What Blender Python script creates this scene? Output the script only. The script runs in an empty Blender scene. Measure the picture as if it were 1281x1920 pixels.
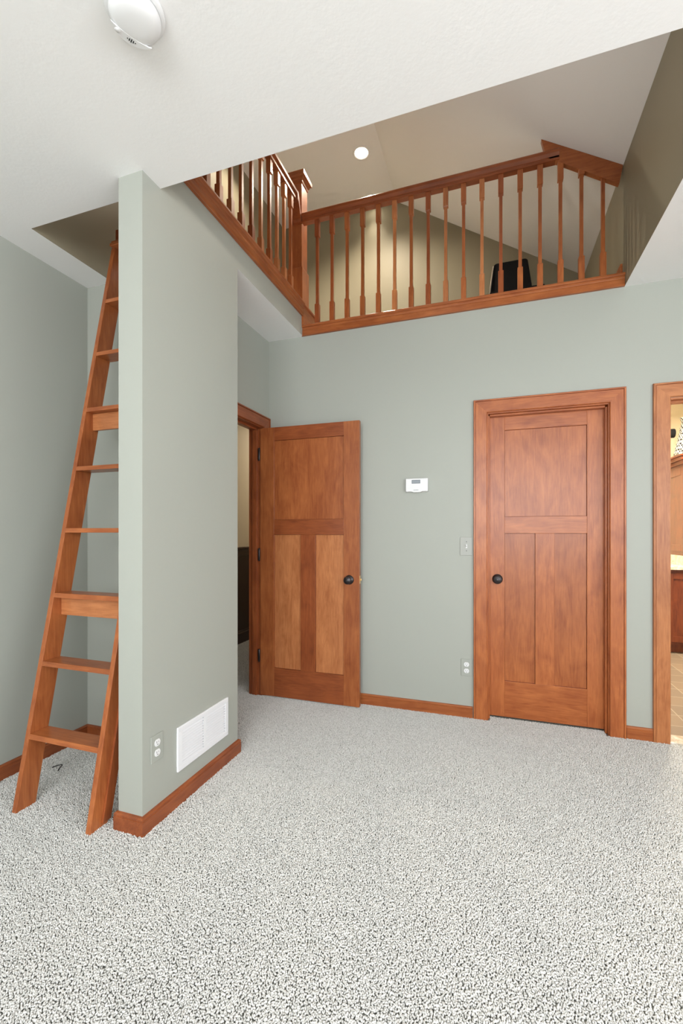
import bpy, bmesh, math, random
import numpy as np
from mathutils import Vector, Matrix, Euler
random.seed(7)
C = bpy.context.scene
COL = C.collection

# ------------------------------------------------------------------ camera, world, lights
EYE = 1.25
cam_data = bpy.data.cameras.new('camera')
cam_data.sensor_fit = 'HORIZONTAL'
cam_data.sensor_width = 36.0
cam_data.lens = 36.0 * 829.0 / 1281.0
cam_data.shift_y = 38.0 / 1281.0
cam_data.clip_start = 0.05
cam = bpy.data.objects.new('camera', cam_data)
cam.location = (0, 0, EYE)
cam.rotation_euler = (math.radians(90), 0, math.radians(18.82))
COL.objects.link(cam)
C.camera = cam

world = bpy.data.worlds.new('sky')
C.world = world
world.use_nodes = True
world.node_tree.nodes['Background'].inputs[0].default_value = (0.80, 0.90, 1.0, 1)
world.node_tree.nodes['Background'].inputs[1].default_value = 1.0

C.view_settings.view_transform = 'Standard'
C.view_settings.look = 'None'
C.view_settings.gamma = 1.0
C.view_settings.use_curve_mapping = False
C.view_settings.exposure = -0.06


def lamp(name, kind, loc, rot, energy, color, **kw):
    d = bpy.data.lights.new(name, kind)
    d.energy = energy
    d.color = color
    for k, v in kw.items():
        setattr(d, k, v)
    o = bpy.data.objects.new(name, d)
    o.location = loc
    o.rotation_euler = rot
    COL.objects.link(o)
    return o


PI = math.pi
DAY = (0.93, 0.97, 1.0)
# daylight through the windows of the rear and the right wall
lamp('window_daylight', 'AREA', (0.45, -2.97, 1.75), (-PI / 2, 0, PI), 195, DAY, shape='RECTANGLE', size=3.5, size_y=1.7)
lamp('window_daylight', 'AREA', (2.37, -0.15, 1.50), (0, PI / 2, 0), 78, DAY, shape='RECTANGLE', size=1.5, size_y=2.8)
# sun falling through the rear window onto the carpet behind the camera
lamp('sun', 'SUN', (0, -6, 6), (math.radians(48), 0, math.radians(6)), 15.0, (1.0, 0.95, 0.88), angle=math.radians(0.6))
# warm recessed lamps of the loft, one lamp in the hall, one in the bathroom
WARM = (1.0, 0.88, 0.71)
LOFT_LAMPS = [(-1.075, 3.69), (-1.135, 4.235)]
for lx, ly in LOFT_LAMPS:
    lamp('loft_lamp', 'SPOT', (lx, ly, 4.57), (0, 0, 0), 108 if ly < 4 else 14, WARM, spot_size=math.radians(140 if ly < 4 else 84), spot_blend=0.8 if ly < 4 else 1.0,
         shadow_soft_size=0.035)
# added fill spot without a fixture over the ladder landing, brightens the hatch
lamp('landing_fill', 'SPOT', (-1.86, 3.28, 4.53), (0, 0, 0), 55, WARM, spot_size=math.radians(130), spot_blend=0.9, shadow_soft_size=0.035)
# added unseen uplight by the near loft wall, brightens the sloped ceiling
lamp('slope_fill', 'AREA', (-0.45, 1.72, 3.15), Vector((0.30, 0.42, 0.86)).to_track_quat('-Z', 'Y').to_euler(), 5.5, (1.0, 0.95, 0.90), shape='DISK', size=0.25)
lamp('hall_lamp', 'AREA', (-2.2, 5.1, 2.6), (0, 0, 0), 8.5, (1, 0.90, 0.78), shape='DISK', size=0.3)
lamp('bath_lamp', 'AREA', (1.6, 4.7, 2.6), (0, 0, 0), 105, (1, 0.88, 0.68), shape='DISK', size=0.35)

# ------------------------------------------------------------------ dimensions (metres)
H = 2.743            # ceiling
LF = 2.82            # loft floor
YB = 3.10            # back wall face
XL = -2.345          # left wall face
XR = 2.40            # right wall face
YR = -3.0            # rear wall face
YE = 1.565           # near edge of the ceiling opening
SX0, SX1 = -1.49, -1.365   # partition faces
SY0, SY1 = 1.46, 2.18
OXR = 0.761          # right edge of the opening
XREC = -1.66         # wall with the ajar door
YA = 2.06            # far wall of the ladder alcove
XLL = -2.145         # left wall of the loft
YF = 4.35            # far gable wall of the loft
ZC = 4.545           # flat part of the loft ceiling
XCR = -0.90          # crease between flat and sloped ceiling
ZS = 3.50            # where the slope meets the right loft wall

# ------------------------------------------------------------------ materials
MATS = {}


def new_mat(name):
    m = bpy.data.materials.new(name)
    m.use_nodes = True
    nt = m.node_tree
    return m, nt, nt.nodes['Principled BSDF']


def paint(name, col, rough=0.55, bump=0.0, bscale=120.0, spec=0.35):
    if name in MATS:
        return MATS[name]
    m, nt, b = new_mat(name)
    b.inputs['Base Color'].default_value = (*col, 1)
    b.inputs['Roughness'].default_value = rough
    b.inputs['Specular IOR Level'].default_value = spec
    if bump > 0:
        tc = nt.nodes.new('ShaderNodeNewGeometry')
        n = nt.nodes.new('ShaderNodeTexNoise')
        n.inputs['Scale'].default_value = bscale
        n.inputs['Detail'].default_value = 3.0
        n.inputs['Roughness'].default_value = 0.55
        bp = nt.nodes.new('ShaderNodeBump')
        bp.inputs['Strength'].default_value = bump
        bp.inputs['Distance'].default_value = 0.002
        nt.links.new(tc.outputs['Position'], n.inputs['Vector'])
        nt.links.new(n.outputs['Fac'], bp.inputs['Height'])
        nt.links.new(bp.outputs['Normal'], b.inputs['Normal'])
    MATS[name] = m
    return m


def wood(name, axis, c0, c1, rough=0.33, coat=0.12, fig=1.0, c2=None):
    """stained maple: blotchy figure, fine grain streaks along axis"""
    if name in MATS:
        return MATS[name]
    m, nt, b = new_mat(name)
    N, L = nt.nodes, nt.links
    tc = N.new('ShaderNodeTexCoord')
    oi = N.new('ShaderNodeObjectInfo')
    off = N.new('ShaderNodeVectorMath'); off.operation = 'SCALE'
    comb = N.new('ShaderNodeCombineXYZ')
    for i in range(3):
        L.new(oi.outputs['Random'], comb.inputs[i])
    off.inputs['Scale'].default_value = 23.7
    L.new(comb.outputs[0], off.inputs[0])
    add = N.new('ShaderNodeVectorMath'); add.operation = 'ADD'
    L.new(tc.outputs['Object'], add.inputs[0]); L.new(off.outputs[0], add.inputs[1])

    def tex(scale_across, scale_along, detail, dist=0.0, rough_=0.55):
        mp = N.new('ShaderNodeMapping')
        s = [scale_across] * 3
        s['xyz'.index(axis)] = scale_along
        mp.inputs['Scale'].default_value = s
        L.new(add.outputs[0], mp.inputs['Vector'])
        t = N.new('ShaderNodeTexNoise')
        t.inputs['Scale'].default_value = 1.0
        t.inputs['Detail'].default_value = detail
        t.inputs['Roughness'].default_value = rough_
        t.inputs['Distortion'].default_value = dist
        L.new(mp.outputs[0], t.inputs['Vector'])
        return t
    big = tex(9.0, 4.5, 4.0, 0.9)
    fine = tex(170.0, 9.0, 3.0, 0.3)
    lines = tex(20.0, 2.6, 5.0, 2.6 * fig)
    mix1 = N.new('ShaderNodeMix'); mix1.data_type = 'FLOAT'
    mix1.inputs['Factor'].default_value = 0.45
    L.new(big.outputs['Fac'], mix1.inputs['A']); L.new(lines.outputs['Fac'], mix1.inputs['B'])
    mix2 = N.new('ShaderNodeMix'); mix2.data_type = 'FLOAT'
    mix2.inputs['Factor'].default_value = 0.28
    L.new(mix1.outputs['Result'], mix2.inputs['A']); L.new(fine.outputs['Fac'], mix2.inputs['B'])
    ramp = N.new('ShaderNodeValToRGB')
    e = ramp.color_ramp.elements
    e[0].position = 0.35; e[0].color = (*c0, 1)
    e[1].position = 0.63; e[1].color = (*c1, 1)
    L.new(mix2.outputs['Result'], ramp.inputs['Fac'])
    # per-board tone
    hsv = N.new('ShaderNodeHueSaturation')
    mr = N.new('ShaderNodeMapRange')
    mr.inputs['To Min'].default_value = 0.88; mr.inputs['To Max'].default_value = 1.12
    L.new(oi.outputs['Random'], mr.inputs['Value'])
    L.new(mr.outputs[0], hsv.inputs['Value'])
    L.new(ramp.outputs[0], hsv.inputs['Color'])
    L.new(hsv.outputs[0], b.inputs['Base Color'])
    b.inputs['Roughness'].default_value = rough
    b.inputs['Specular IOR Level'].default_value = 0.38
    b.inputs['Coat Weight'].default_value = coat
    b.inputs['Coat Roughness'].default_value = 0.26
    bp = N.new('ShaderNodeBump')
    bp.inputs['Strength'].default_value = 0.06
    bp.inputs['Distance'].default_value = 0.001
    L.new(fine.outputs['Fac'], bp.inputs['Height'])
    L.new(bp.outputs['Normal'], b.inputs['Normal'])
    MATS[name] = m
    return m


SAGE = (0.395, 0.408, 0.364)
M_WALL = paint('sage_wall_paint', SAGE, 0.5, 0.10, 160)
M_LOFTWALL = paint('loft_wall_olive', (0.285, 0.255, 0.178), 0.5, 0.10, 160)  # loft walls toned darker and warmer than the sage ones
M_CEIL = paint('white_textured_ceiling', (0.87, 0.865, 0.855), 0.75, 0.30, 60)
M_CREAM = paint('cream_wall_paint', (0.78, 0.69, 0.52), 0.6, 0.08, 160)
M_WHITE = paint('white_plastic', (0.80, 0.80, 0.80), 0.35)
M_VENT = paint('white_enamel', (0.83, 0.83, 0.85), 0.4)
M_PLATE = paint('sage_painted_plate', (0.385, 0.398, 0.355), 0.4)
M_SWPLATE = paint('grey_plate', (0.40, 0.405, 0.37), 0.4)
M_DARK = paint('dark_slot', (0.02, 0.02, 0.022), 0.6)
M_SLATE = paint('slot_grey', (0.12, 0.12, 0.13), 0.6)
M_LCD = paint('grey_display', (0.28, 0.31, 0.33), 0.25)
M_LCD2 = paint('display_bezel', (0.14, 0.16, 0.18), 0.3)
M_BLACK = paint('black_leather', (0.006, 0.006, 0.007), 0.7, spec=0.15)
M_SEAM = paint('pale_piping', (0.45, 0.40, 0.33), 0.6)
M_ESP = paint('espresso_panel', (0.040, 0.018, 0.014), 0.30, spec=0.5)

VERT = dict(c0=(0.255, 0.062, 0.018), c1=(0.460, 0.146, 0.044))
LITE = dict(c0=(0.330, 0.104, 0.034), c1=(0.550, 0.215, 0.080))
DEEP = dict(c0=(0.195, 0.045, 0.014), c1=(0.375, 0.102, 0.031))
CHERRY = dict(c0=(0.085, 0.018, 0.007), c1=(0.20, 0.048, 0.015))
W = {}
for ax in 'xyz':
    W['mid_' + ax] = wood('stained_maple_' + ax, ax, **VERT)
    W['lite_' + ax] = wood('light_stained_maple_' + ax, ax, fig=1.6, **LITE)
    W['cherry_' + ax] = wood('dark_cherry_' + ax, ax, **CHERRY)
    W['deep_' + ax] = wood('deep_stained_maple_' + ax, ax, **DEEP)

mb, nt, b = new_mat('oil_rubbed_bronze')
b.inputs['Base Color'].default_value = (0.050, 0.044, 0.046, 1)
b.inputs['Metallic'].default_value = 0.7
b.inputs['Roughness'].default_value = 0.30
M_BRONZE = mb
mb, nt, b = new_mat('brass')
b.inputs['Base Color'].default_value = (0.75, 0.52, 0.25, 1)
b.inputs['Metallic'].default_value = 1.0
b.inputs['Roughness'].default_value = 0.3
M_BRASS = mb
mb, nt, b = new_mat('lamp_glow')
b.inputs['Base Color'].default_value = (0.9, 0.85, 0.7, 1)
b.inputs['Emission Color'].default_value = (1, 0.88, 0.68, 1)
b.inputs['Emission Strength'].default_value = 14.0
M_GLOW = mb
mb, nt, b = new_mat('marble_counter')
b.inputs['Roughness'].default_value = 0.2
n = nt.nodes.new('ShaderNodeTexNoise'); n.inputs['Scale'].default_value = 9; n.inputs['Detail'].default_value = 6
n.inputs['Distortion'].default_value = 2.5
r = nt.nodes.new('ShaderNodeValToRGB')
r.color_ramp.elements[0].position = 0.35; r.color_ramp.elements[0].color = (0.55, 0.47, 0.36, 1)
r.color_ramp.elements[1].position = 0.6; r.color_ramp.elements[1].color = (0.80, 0.76, 0.68, 1)
tc = nt.nodes.new('ShaderNodeTexCoord')
nt.links.new(tc.outputs['Object'], n.inputs['Vector'])
nt.links.new(n.outputs['Fac'], r.inputs['Fac']); nt.links.new(r.outputs[0], b.inputs['Base Color'])
M_MARBLE = mb

# bathroom tile
mb, nt, b = new_mat('bathroom_tile')
tc = nt.nodes.new('ShaderNodeTexCoord')
mp = nt.nodes.new('ShaderNodeMapping'); mp.inputs['Rotation'].default_value = (0, 0, math.radians(0))
br = nt.nodes.new('ShaderNodeTexBrick')
br.inputs['Color1'].default_value = (0.27, 0.205, 0.15, 1)
br.inputs['Color2'].default_value = (0.22, 0.175, 0.135, 1)
br.inputs['Mortar'].default_value = (0.42, 0.36, 0.29, 1)
br.inputs['Scale'].default_value = 1.0
br.inputs['Mortar Size'].default_value = 0.0035
br.offset = 0.0
br.inputs['Brick Width'].default_value = 0.20
br.inputs['Row Height'].default_value = 0.20
nt.links.new(tc.outputs['Object'], mp.inputs[0]); nt.links.new(mp.outputs[0], br.inputs[0])
nt.links.new(br.outputs['Color'], b.inputs['Base Color'])
b.inputs['Roughness'].default_value = 0.45
M_TILE = mb

# gingham cloth
mb, nt, b = new_mat('gingham_cloth')
tc = nt.nodes.new('ShaderNodeTexCoord')
ck = nt.nodes.new('ShaderNodeTexChecker')
ck.inputs['Scale'].default_value = 48
ck.inputs['Color1'].default_value = (0.02, 0.02, 0.022, 1)
ck.inputs['Color2'].default_value = (0.62, 0.57, 0.52, 1)
nt.links.new(tc.outputs['Object'], ck.inputs['Vector'])
nt.links.new(ck.outputs['Color'], b.inputs['Base Color'])
b.inputs['Roughness'].default_value = 0.9
M_GING = mb


def carpet_mat(name, a, bcol, scale=55.0, bump=False):
    m, nt, b = new_mat(name)
    N, L = nt.nodes, nt.links
    g = N.new('ShaderNodeNewGeometry')
    n = N.new('ShaderNodeTexNoise'); n.inputs['Scale'].default_value = scale; n.inputs['Detail'].default_value = 2
    r = N.new('ShaderNodeValToRGB')
    r.color_ramp.elements[0].position = 0.32; r.color_ramp.elements[0].color = (*a, 1)
    r.color_ramp.elements[1].position = 0.62; r.color_ramp.elements[1].color = (*bcol, 1)
    L.new(g.outputs['Position'], n.inputs['Vector']); L.new(n.outputs['Fac'], r.inputs['Fac'])
    L.new(r.outputs[0], b.inputs['Base Color'])
    b.inputs['Roughness'].default_value = 0.95
    b.inputs['Specular IOR Level'].default_value = 0.1
    if bump:
        n2 = N.new('ShaderNodeTexVoronoi'); n2.inputs['Scale'].default_value = 150
        bp = N.new('ShaderNodeBump'); bp.inputs['Strength'].default_value = 0.9; bp.inputs['Distance'].default_value = 0.006
        bp.invert = True
        L.new(g.outputs['Position'], n2.inputs['Vector']); L.new(n2.outputs['Distance'], bp.inputs['Height'])
        L.new(bp.outputs['Normal'], b.inputs['Normal'])
    return m


M_CARPET = carpet_mat('grey_carpet_yarn', (0.48, 0.47, 0.44), (0.79, 0.78, 0.75), 170.0)
M_CARPETBASE = carpet_mat('grey_carpet_base', (0.22, 0.22, 0.19), (0.42, 0.42, 0.38), 150.0, True)
M_CARPETFAR = carpet_mat('grey_carpet_flat', (0.44, 0.43, 0.40), (0.70, 0.69, 0.66), 150.0, True)
M_LOFTCARPET = carpet_mat('loft_carpet', (0.50, 0.47, 0.42), (0.68, 0.65, 0.60), 90.0, True)

# ------------------------------------------------------------------ mesh helpers


class MB:
    """collects shapes, then becomes ONE mesh object"""

    def __init__(self):
        self.bm = bmesh.new()

    def _merge(self, b2, mi=0, smooth=False):
        vm = {v: self.bm.verts.new(v.co) for v in b2.verts}
        for f in b2.faces:
            try:
                nf = self.bm.faces.new([vm[v] for v in f.verts])
            except ValueError:
                continue
            nf.material_index = mi
            nf.smooth = smooth or f.smooth
        b2.free()

    def hexa(self, pts, mi=0, bev=0.0):
        """8 corners: bottom loop of four, then the top loop of four"""
        b2 = bmesh.new()
        v = [b2.verts.new(p) for p in pts]
        for q in ((3, 2, 1, 0), (4, 5, 6, 7), (0, 1, 5, 4), (1, 2, 6, 5), (2, 3, 7, 6), (3, 0, 4, 7)):
            b2.faces.new([v[i] for i in q])
        bmesh.ops.recalc_face_normals(b2, faces=b2.faces[:])
        if bev > 0:
            bmesh.ops.bevel(b2, geom=b2.edges[:], offset=bev, segments=2, profile=0.5, affect='EDGES')
        self._merge(b2, mi)
        return self

    def box(self, x0, x1, y0, y1, z0, z1, mi=0, bev=0.0):
        x0, x1 = min(x0, x1), max(x0, x1); y0, y1 = min(y0, y1), max(y0, y1); z0, z1 = min(z0, z1), max(z0, z1)
        return self.hexa([(x0, y0, z0), (x1, y0, z0), (x1, y1, z0), (x0, y1, z0),
                          (x0, y0, z1), (x1, y0, z1), (x1, y1, z1), (x0, y1, z1)], mi, bev)

    def rings(self, rings, mi=0, close=True, caps=True, smooth=False, mis=None):
        """skin a list of rings, each a list of points"""
        b2 = bmesh.new()
        vs = [[b2.verts.new(p) for p in r] for r in rings]
        n = len(vs[0])
        segs = []
        for i in range(len(vs) - 1):
            for j in range(n if close else n - 1):
                k = (j + 1) % n
                f = b2.faces.new([vs[i][j], vs[i][k], vs[i + 1][k], vs[i + 1][j]])
                f.smooth = smooth
                segs.append((f, i))
        if caps:
            b2.faces.new(vs[0][::-1]); b2.faces.new(vs[-1])
        bmesh.ops.recalc_face_normals(b2, faces=b2.faces[:])
        if mis:
            for f, i in segs:
                f.material_index = mis[i]
            vm = {v: self.bm.verts.new(v.co) for v in b2.verts}
            for f in b2.faces:
                nf = self.bm.faces.new([vm[v] for v in f.verts]); nf.material_index = f.material_index; nf.smooth = f.smooth
            b2.free()
        else:
            self._merge(b2, mi)
        return self

    def lathe(self, prof, mat=Matrix(), n=32, mi=0, smooth=True, sharp=True):
        """profile (r, h) around local z, placed by mat"""
        b2 = bmesh.new()
        prev = None
        pts = []
        for r_, h_ in prof:
            if r_ < 1e-6:
                ring = [b2.verts.new(mat @ Vector((0, 0, h_)))]
            else:
                ring = [b2.verts.new(mat @ Vector((r_ * math.cos(2 * PI * k / n), r_ * math.sin(2 * PI * k / n), h_))) for k in range(n)]
            if prev is not None:
                for k in range(n):
                    k2 = (k + 1) % n
                    if len(prev) == 1 and len(ring) > 1:
                        f = b2.faces.new([prev[0], ring[k], ring[k2]])
                    elif len(ring) == 1 and len(prev) > 1:
                        f = b2.faces.new([prev[k2], prev[k], ring[0]])
                    elif len(ring) > 1:
                        f = b2.faces.new([prev[k], prev[k2], ring[k2], ring[k]])
                    else:
                        continue
                    f.smooth = smooth
            prev = ring
        bmesh.ops.recalc_face_normals(b2, faces=b2.faces[:])
        self._merge(b2, mi)
        return self

    def tube(self, pts, r, n=8, mi=0):
        rings = []
        pts = [Vector(p) for p in pts]
        for i, p in enumerate(pts):
            d = (pts[min(i + 1, len(pts) - 1)] - pts[max(i - 1, 0)]).normalized()
            a = d.orthogonal().normalized(); c = d.cross(a)
            rings.append([p + r * (math.cos(2 * PI * k / n) * a + math.sin(2 * PI * k / n) * c) for k in range(n)])
        return self.rings(rings, mi, smooth=True)

    def poly(self, pts, mi=0):
        v = [self.bm.verts.new(p) for p in pts]
        f = self.bm.faces.new(v); f.material_index = mi
        return self

    def prism(self, pts, d, mi=0):
        """planar polygon pushed along vector d"""
        d = Vector(d)
        return self.rings([[Vector(p) for p in pts], [Vector(p) + d for p in pts]], mi)

    def build(self, name, mats, parent=None, kind=None, label=None, cat=None, group=None, origin=None):
        me = bpy.data.meshes.new(name)
        if origin is not None:
            bmesh.ops.translate(self.bm, verts=self.bm.verts[:], vec=-Vector(origin))
        self.bm.to_mesh(me)
        self.bm.free()
        for m in (mats if isinstance(mats, (list, tuple)) else [mats]):
            me.materials.append(m)
        o = bpy.data.objects.new(name, me)
        COL.objects.link(o)
        if origin is not None:
            o.location = origin
        if parent is not None:
            o.parent = parent
            if parent.type != 'EMPTY' or True:
                pl = Vector(parent.location) if parent.parent is None else Vector(parent.location) + Vector(parent.parent.location)
                o.location = Vector(o.location) - pl
        tag(o, label, cat, group, kind)
        return o


def tag(o, label=None, cat=None, group=None, kind=None):
    if label: o['label'] = label
    if cat: o['category'] = cat
    if group: o['group'] = group
    if kind: o['kind'] = kind
    return o


def thing(name, loc, label, cat, group=None):
    o = bpy.data.objects.new(name, None)
    o.empty_display_size = 0.1
    o.location = loc
    COL.objects.link(o)
    return tag(o, label, cat, group)


def struct(name, m, mats, label=None, parent=None):
    return m.build(name, mats, parent=parent, kind='structure', label=label)


def sweep_xy(m, pts, prof, mi=0):
    """sweep profile (offset to the right of travel, z) along a plan polyline with mitred corners"""
    P = [Vector((p[0], p[1])) for p in pts]
    rings = []
    for i, p in enumerate(P):
        d0 = (P[i] - P[i - 1]).normalized() if i > 0 else None
        d1 = (P[i + 1] - P[i]).normalized() if i < len(P) - 1 else None
        n0 = Vector((d0.y, -d0.x)) if d0 else None
        n1 = Vector((d1.y, -d1.x)) if d1 else None
        if n0 is None: mv = n1
        elif n1 is None: mv = n0
        else:
            s = (n0 + n1)
            mv = s / (1 + n0.dot(n1))
        rings.append([(p.x + mv.x * o, p.y + mv.y * o, z) for o, z in prof])
    m.rings(rings, mi)
    return m


BASEPROF = [(0, 0.0), (0.014, 0.0), (0.014, 0.060), (0.0115, 0.0615), (0.0115, 0.064), (0.0135, 0.0655),
            (0.0135, 0.070), (0.009, 0.076), (0.0, 0.078)]
CASPROF = [(0, 0), (0, 0.012), (0.0035, 0.0165), (0.0725, 0.0165), (0.0735, 0.0125), (0.0755, 0.0125), (0.0765, 0.021),
           (0.0845, 0.021), (0.087, 0.0175), (0.087, 0)]


def casing(m, u0, u1, zt, place, z0=0.0):
    """mitred door casing round the opening u0..u1, height zt; place(u, t, z) -> point"""
    rings = [[place(u0 - w, t, z0) for w, t in CASPROF],
             [place(u0 - w, t, zt + w) for w, t in CASPROF],
             [place(u1 + w, t, zt + w) for w, t in CASPROF],
             [place(u1 + w, t, z0) for w, t in CASPROF]]
    m.rings(rings, mis=[0, 1, 0])
    return m


# ------------------------------------------------------------------ the setting: main room
WT = 0.12
struct('floor', MB().box(XL - 0.3, XR + 0.2, -1.2, YB + 0.005, -0.08, -0.004), M_CARPETBASE)
struct('floor', MB().box(XL - 0.3, XR + 0.2, YR - 0.2, -1.2, -0.08, 0.001), M_CARPETFAR)
struct('floor', MB().box(-3.4, XREC + 0.0, YB + 0.005, 6.2, -0.08, -0.004), M_CARPETBASE)
struct('floor', MB().box(0.8, 3.0, YB + 0.10, 6.2, -0.08, -0.001), M_TILE)
struct('floor', MB().box(-0.2, 0.8, YB + 0.005, 3.6, -0.08, -0.004), M_CARPETBASE)
struct('trim_4', MB().box(0.985, 1.76, YB - 0.005, YB + 0.115, -0.02, 0.012, 0, 0.004), M_MARBLE)

struct('wall_left', MB().box(XL - WT, XL, YR - WT, YA + 0.12, 0, H + 0.05), M_WALL)
# rear wall with a window opening (behind the camera)
m = MB()
WX0, WX1, WZ0, WZ1 = -1.3, 2.2, 0.9, 2.6
m.box(XL - WT, WX0, YR - WT, YR, 0, H + .05)
m.box(WX1, XR + WT, YR - WT, YR, 0, H + .05)
m.box(WX0, WX1, YR - WT, YR, 0, WZ0)
m.box(WX0, WX1, YR - WT, YR, WZ1, H + .05)
struct('wall_rear', m, M_WALL)
m = MB()
VY0, VY1 = -1.6, 1.3
m.box(XR, XR + WT, YR - WT, VY0, 0, H + .05)
m.box(XR, XR + WT, VY1, YB + WT, 0, H + .05)
WZ0, WZ1 = 0.7, 2.3
m.box(XR, XR + WT, VY0, VY1, 0, WZ0)
m.box(XR, XR + WT, VY0, VY1, WZ1, H + .05)
struct('wall_right', m, M_WALL)
m = MB()
for x in (WX0, WX0 + 1.17, WX0 + 2.33, WX1):
    m.box(x - 0.035, x + 0.035, YR - 0.05, YR + 0.03, 0.9, 2.6, 0, 0.004)
for z in (0.9, 2.6):
    m.box(WX0 - 0.05, WX1 + 0.05, YR - 0.05, YR + 0.035, z - 0.035, z + 0.035, 0, 0.004)
struct('window_1', m, W['mid_z'])
m = MB()
for y in (VY0, (VY0 + VY1) / 2, VY1):
    m.box(XR - 0.03, XR + 0.05, y - 0.035, y + 0.035, WZ0, WZ1, 0, 0.004)
for z in (WZ0, WZ1):
    m.box(XR - 0.035, XR + 0.05, VY0 - 0.05, VY1 + 0.05, z - 0.035, z + 0.035, 0, 0.004)
struct('window_2', m, W['mid_z'])

# back wall with openings for the closed door and the bathroom doorway
D2X0, D2X1, DH = -0.034, 0.682, 2.045
D3X0, D3X1 = 0.995, 1.76
m = MB()
m.box(XREC - 0.13, D2X0, YB, YB + WT, 0, H)
m.box(D2X1, D3X0, YB, YB + WT, 0, H)
m.box(D3X1, XR + WT, YB, YB + WT, 0, H)
m.box(D2X0, D2X1, YB, YB + WT, DH, H)
m.box(D3X0, D3X1, YB, YB + WT, DH, H)
struct('wall_back', m, M_WALL)
struct('wall_closet', MB().box(-0.3, 0.9, 3.6, 3.65, 0, H).box(-0.3, -0.25, YB + WT, 3.6, 0, H).box(0.8, 0.85, YB + WT, 3.6, 0, H), M_WALL)

# wall of the recess, which holds the ajar door's opening
D1Y0, D1Y1 = 2.215, 3.012
m = MB()
m.box(XREC - 0.12, XREC, YA + 0.12, D1Y0, 0, H)
m.box(XREC - 0.12, XREC, D1Y1, YB + 0.0, 0, H)
m.box(XREC - 0.12, XREC, D1Y0, D1Y1, DH + 0.005, H)
struct('wall_recess', m, M_WALL)
# far wall of the ladder alcove
struct('wall_alcove', MB().box(XL, SX0, YA, YA + 0.12, 0, H - 0.0005), M_WALL)
# partition: full-height stub, then the curb above the ceiling
m = MB()
m.box(SX0, SX1, SY0, SY1, 0, H + 0.0006)
struct('wall_partition', m, M_WALL)
struct('wall_curb', MB().box(SX0, SX1, YE, 3.099, H + 0.0006, 2.965), M_WALL)

# ceilings
m = MB()
m.box(XL, XR, YR, YE, H, LF - 0.01)                # over the main room
m.box(XL, XLL - 0.0008, YE, YA, H, LF - 0.01)             # strip left of the hatch
m.box(XLL - 0.0008, SX0, 2.046, YA + 0.12, H, LF - 0.01)
m.box(XREC, SX0 - 0.001, SY1, YB, H, LF - 0.01)
m.box(SX0 - 0.001, SX1 - 0.0003, SY1, YB, H, H + 0.0005)   # recess
m.box(OXR + 0.001, XR, YE, YB, H, LF - 0.01)               # right of the opening
struct('ceiling', m, M_CEIL)

# loft floor and shell
m = MB()
m.box(XLL, XREC, YA + 0.12, YF, LF - 0.01, LF)
m.box(XLL - 0.0008, SX0, 2.046, YA + 0.12, LF - 0.0099, LF)
m.box(XREC, SX0, YA + 0.12, YF, LF - 0.0099, LF)
m.box(SX0, OXR, YB + 0.02, YF, H + 0.01, LF)
struct('floor', m, M_LOFTCARPET)
gx = lambda x: ZC if x <= XCR else ZC + (ZS - ZC) * (x - XCR) / (OXR - XCR)


def gable(m, y0, y1, zb, x0=XLL - 0.1, x1=OXR + 0.1, up=0.1):
    pts = [(x0, y0, zb), (x1, y0, zb), (x1, y0, gx(OXR) + up), (XCR, y0, ZC + up), (x0, y0, ZC + up)]
    m.prism(pts, (0, y1 - y0, 0))


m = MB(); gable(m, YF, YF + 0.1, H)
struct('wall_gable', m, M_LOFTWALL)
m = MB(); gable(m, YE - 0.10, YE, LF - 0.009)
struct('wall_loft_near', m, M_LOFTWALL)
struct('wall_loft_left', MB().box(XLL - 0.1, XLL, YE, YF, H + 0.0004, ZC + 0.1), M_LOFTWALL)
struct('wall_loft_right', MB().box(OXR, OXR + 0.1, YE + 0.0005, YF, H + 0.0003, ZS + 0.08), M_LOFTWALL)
m = MB()
m.box(XLL - 0.1, XCR, YE - 0.1, YF + 0.1, ZC, ZC + 0.08)
struct('ceiling', m, M_CEIL)
m = MB()
dz = (ZS - ZC) / (OXR - XCR)
xe = OXR + 0.1
m.hexa([(XCR, YE - .1, ZC), (xe, YE - .1, ZC + dz * (xe - XCR)), (xe, YF + .1, ZC + dz * (xe - XCR)), (XCR, YF + .1, ZC),
        (XCR, YE - .1, ZC + .08), (xe, YE - .1, ZC + .08 + dz * (xe - XCR)), (xe, YF + .1, ZC + .08 + dz * (xe - XCR)), (XCR, YF + .1, ZC + .08)])
struct('ceiling', m, M_CEIL)

# hall beyond the ajar door
m = MB()
m.box(-2.82, -2.70, YA + 0.12, 6.2, 0, H)
struct('wall_hall', m, M_CREAM)
m = MB()
m.box(-2.82, XREC - 0.12, 6.1, 6.2, 0, H)
m.box(XREC - 0.12, XREC - 0.0005, YB + 0.0, 6.2, 0, H)
m.box(-2.82, XL - 0.12, YA, YA + 0.12, 0, H)
struct('wall_hall', m, M_CREAM)
struct('ceiling', MB().box(-2.82, XREC, YA + 0.12, 6.2, H, H + 0.06), M_CEIL)
m = MB()
m.box(-2.70, -2.686, YA + 0.13, 6.1, 0.12, 1.0)
for k in range(9):
    y = 2.3 + k * 0.45
    m.box(-2.686, -2.676, y, y + 0.08, 0.14, 1.0, 0, 0.003)
m.box(-2.70, -2.674, YA + 0.13, 6.1, 0.985, 1.06, 0, 0.004)
m.box(-2.70, -2.655, YA + 0.13, 6.1, 1.06, 1.083, 0, 0.005)
struct('trim_5', m, M_ESP)
m = MB()
sweep_xy(m, [(-2.699, YA + 0.13), (-2.699, 6.1)], [(0, 0), (0.03, 0), (0.03, 0.115), (0.022, 0.125), (0.022, 0.14), (0, 0.15)])
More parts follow.
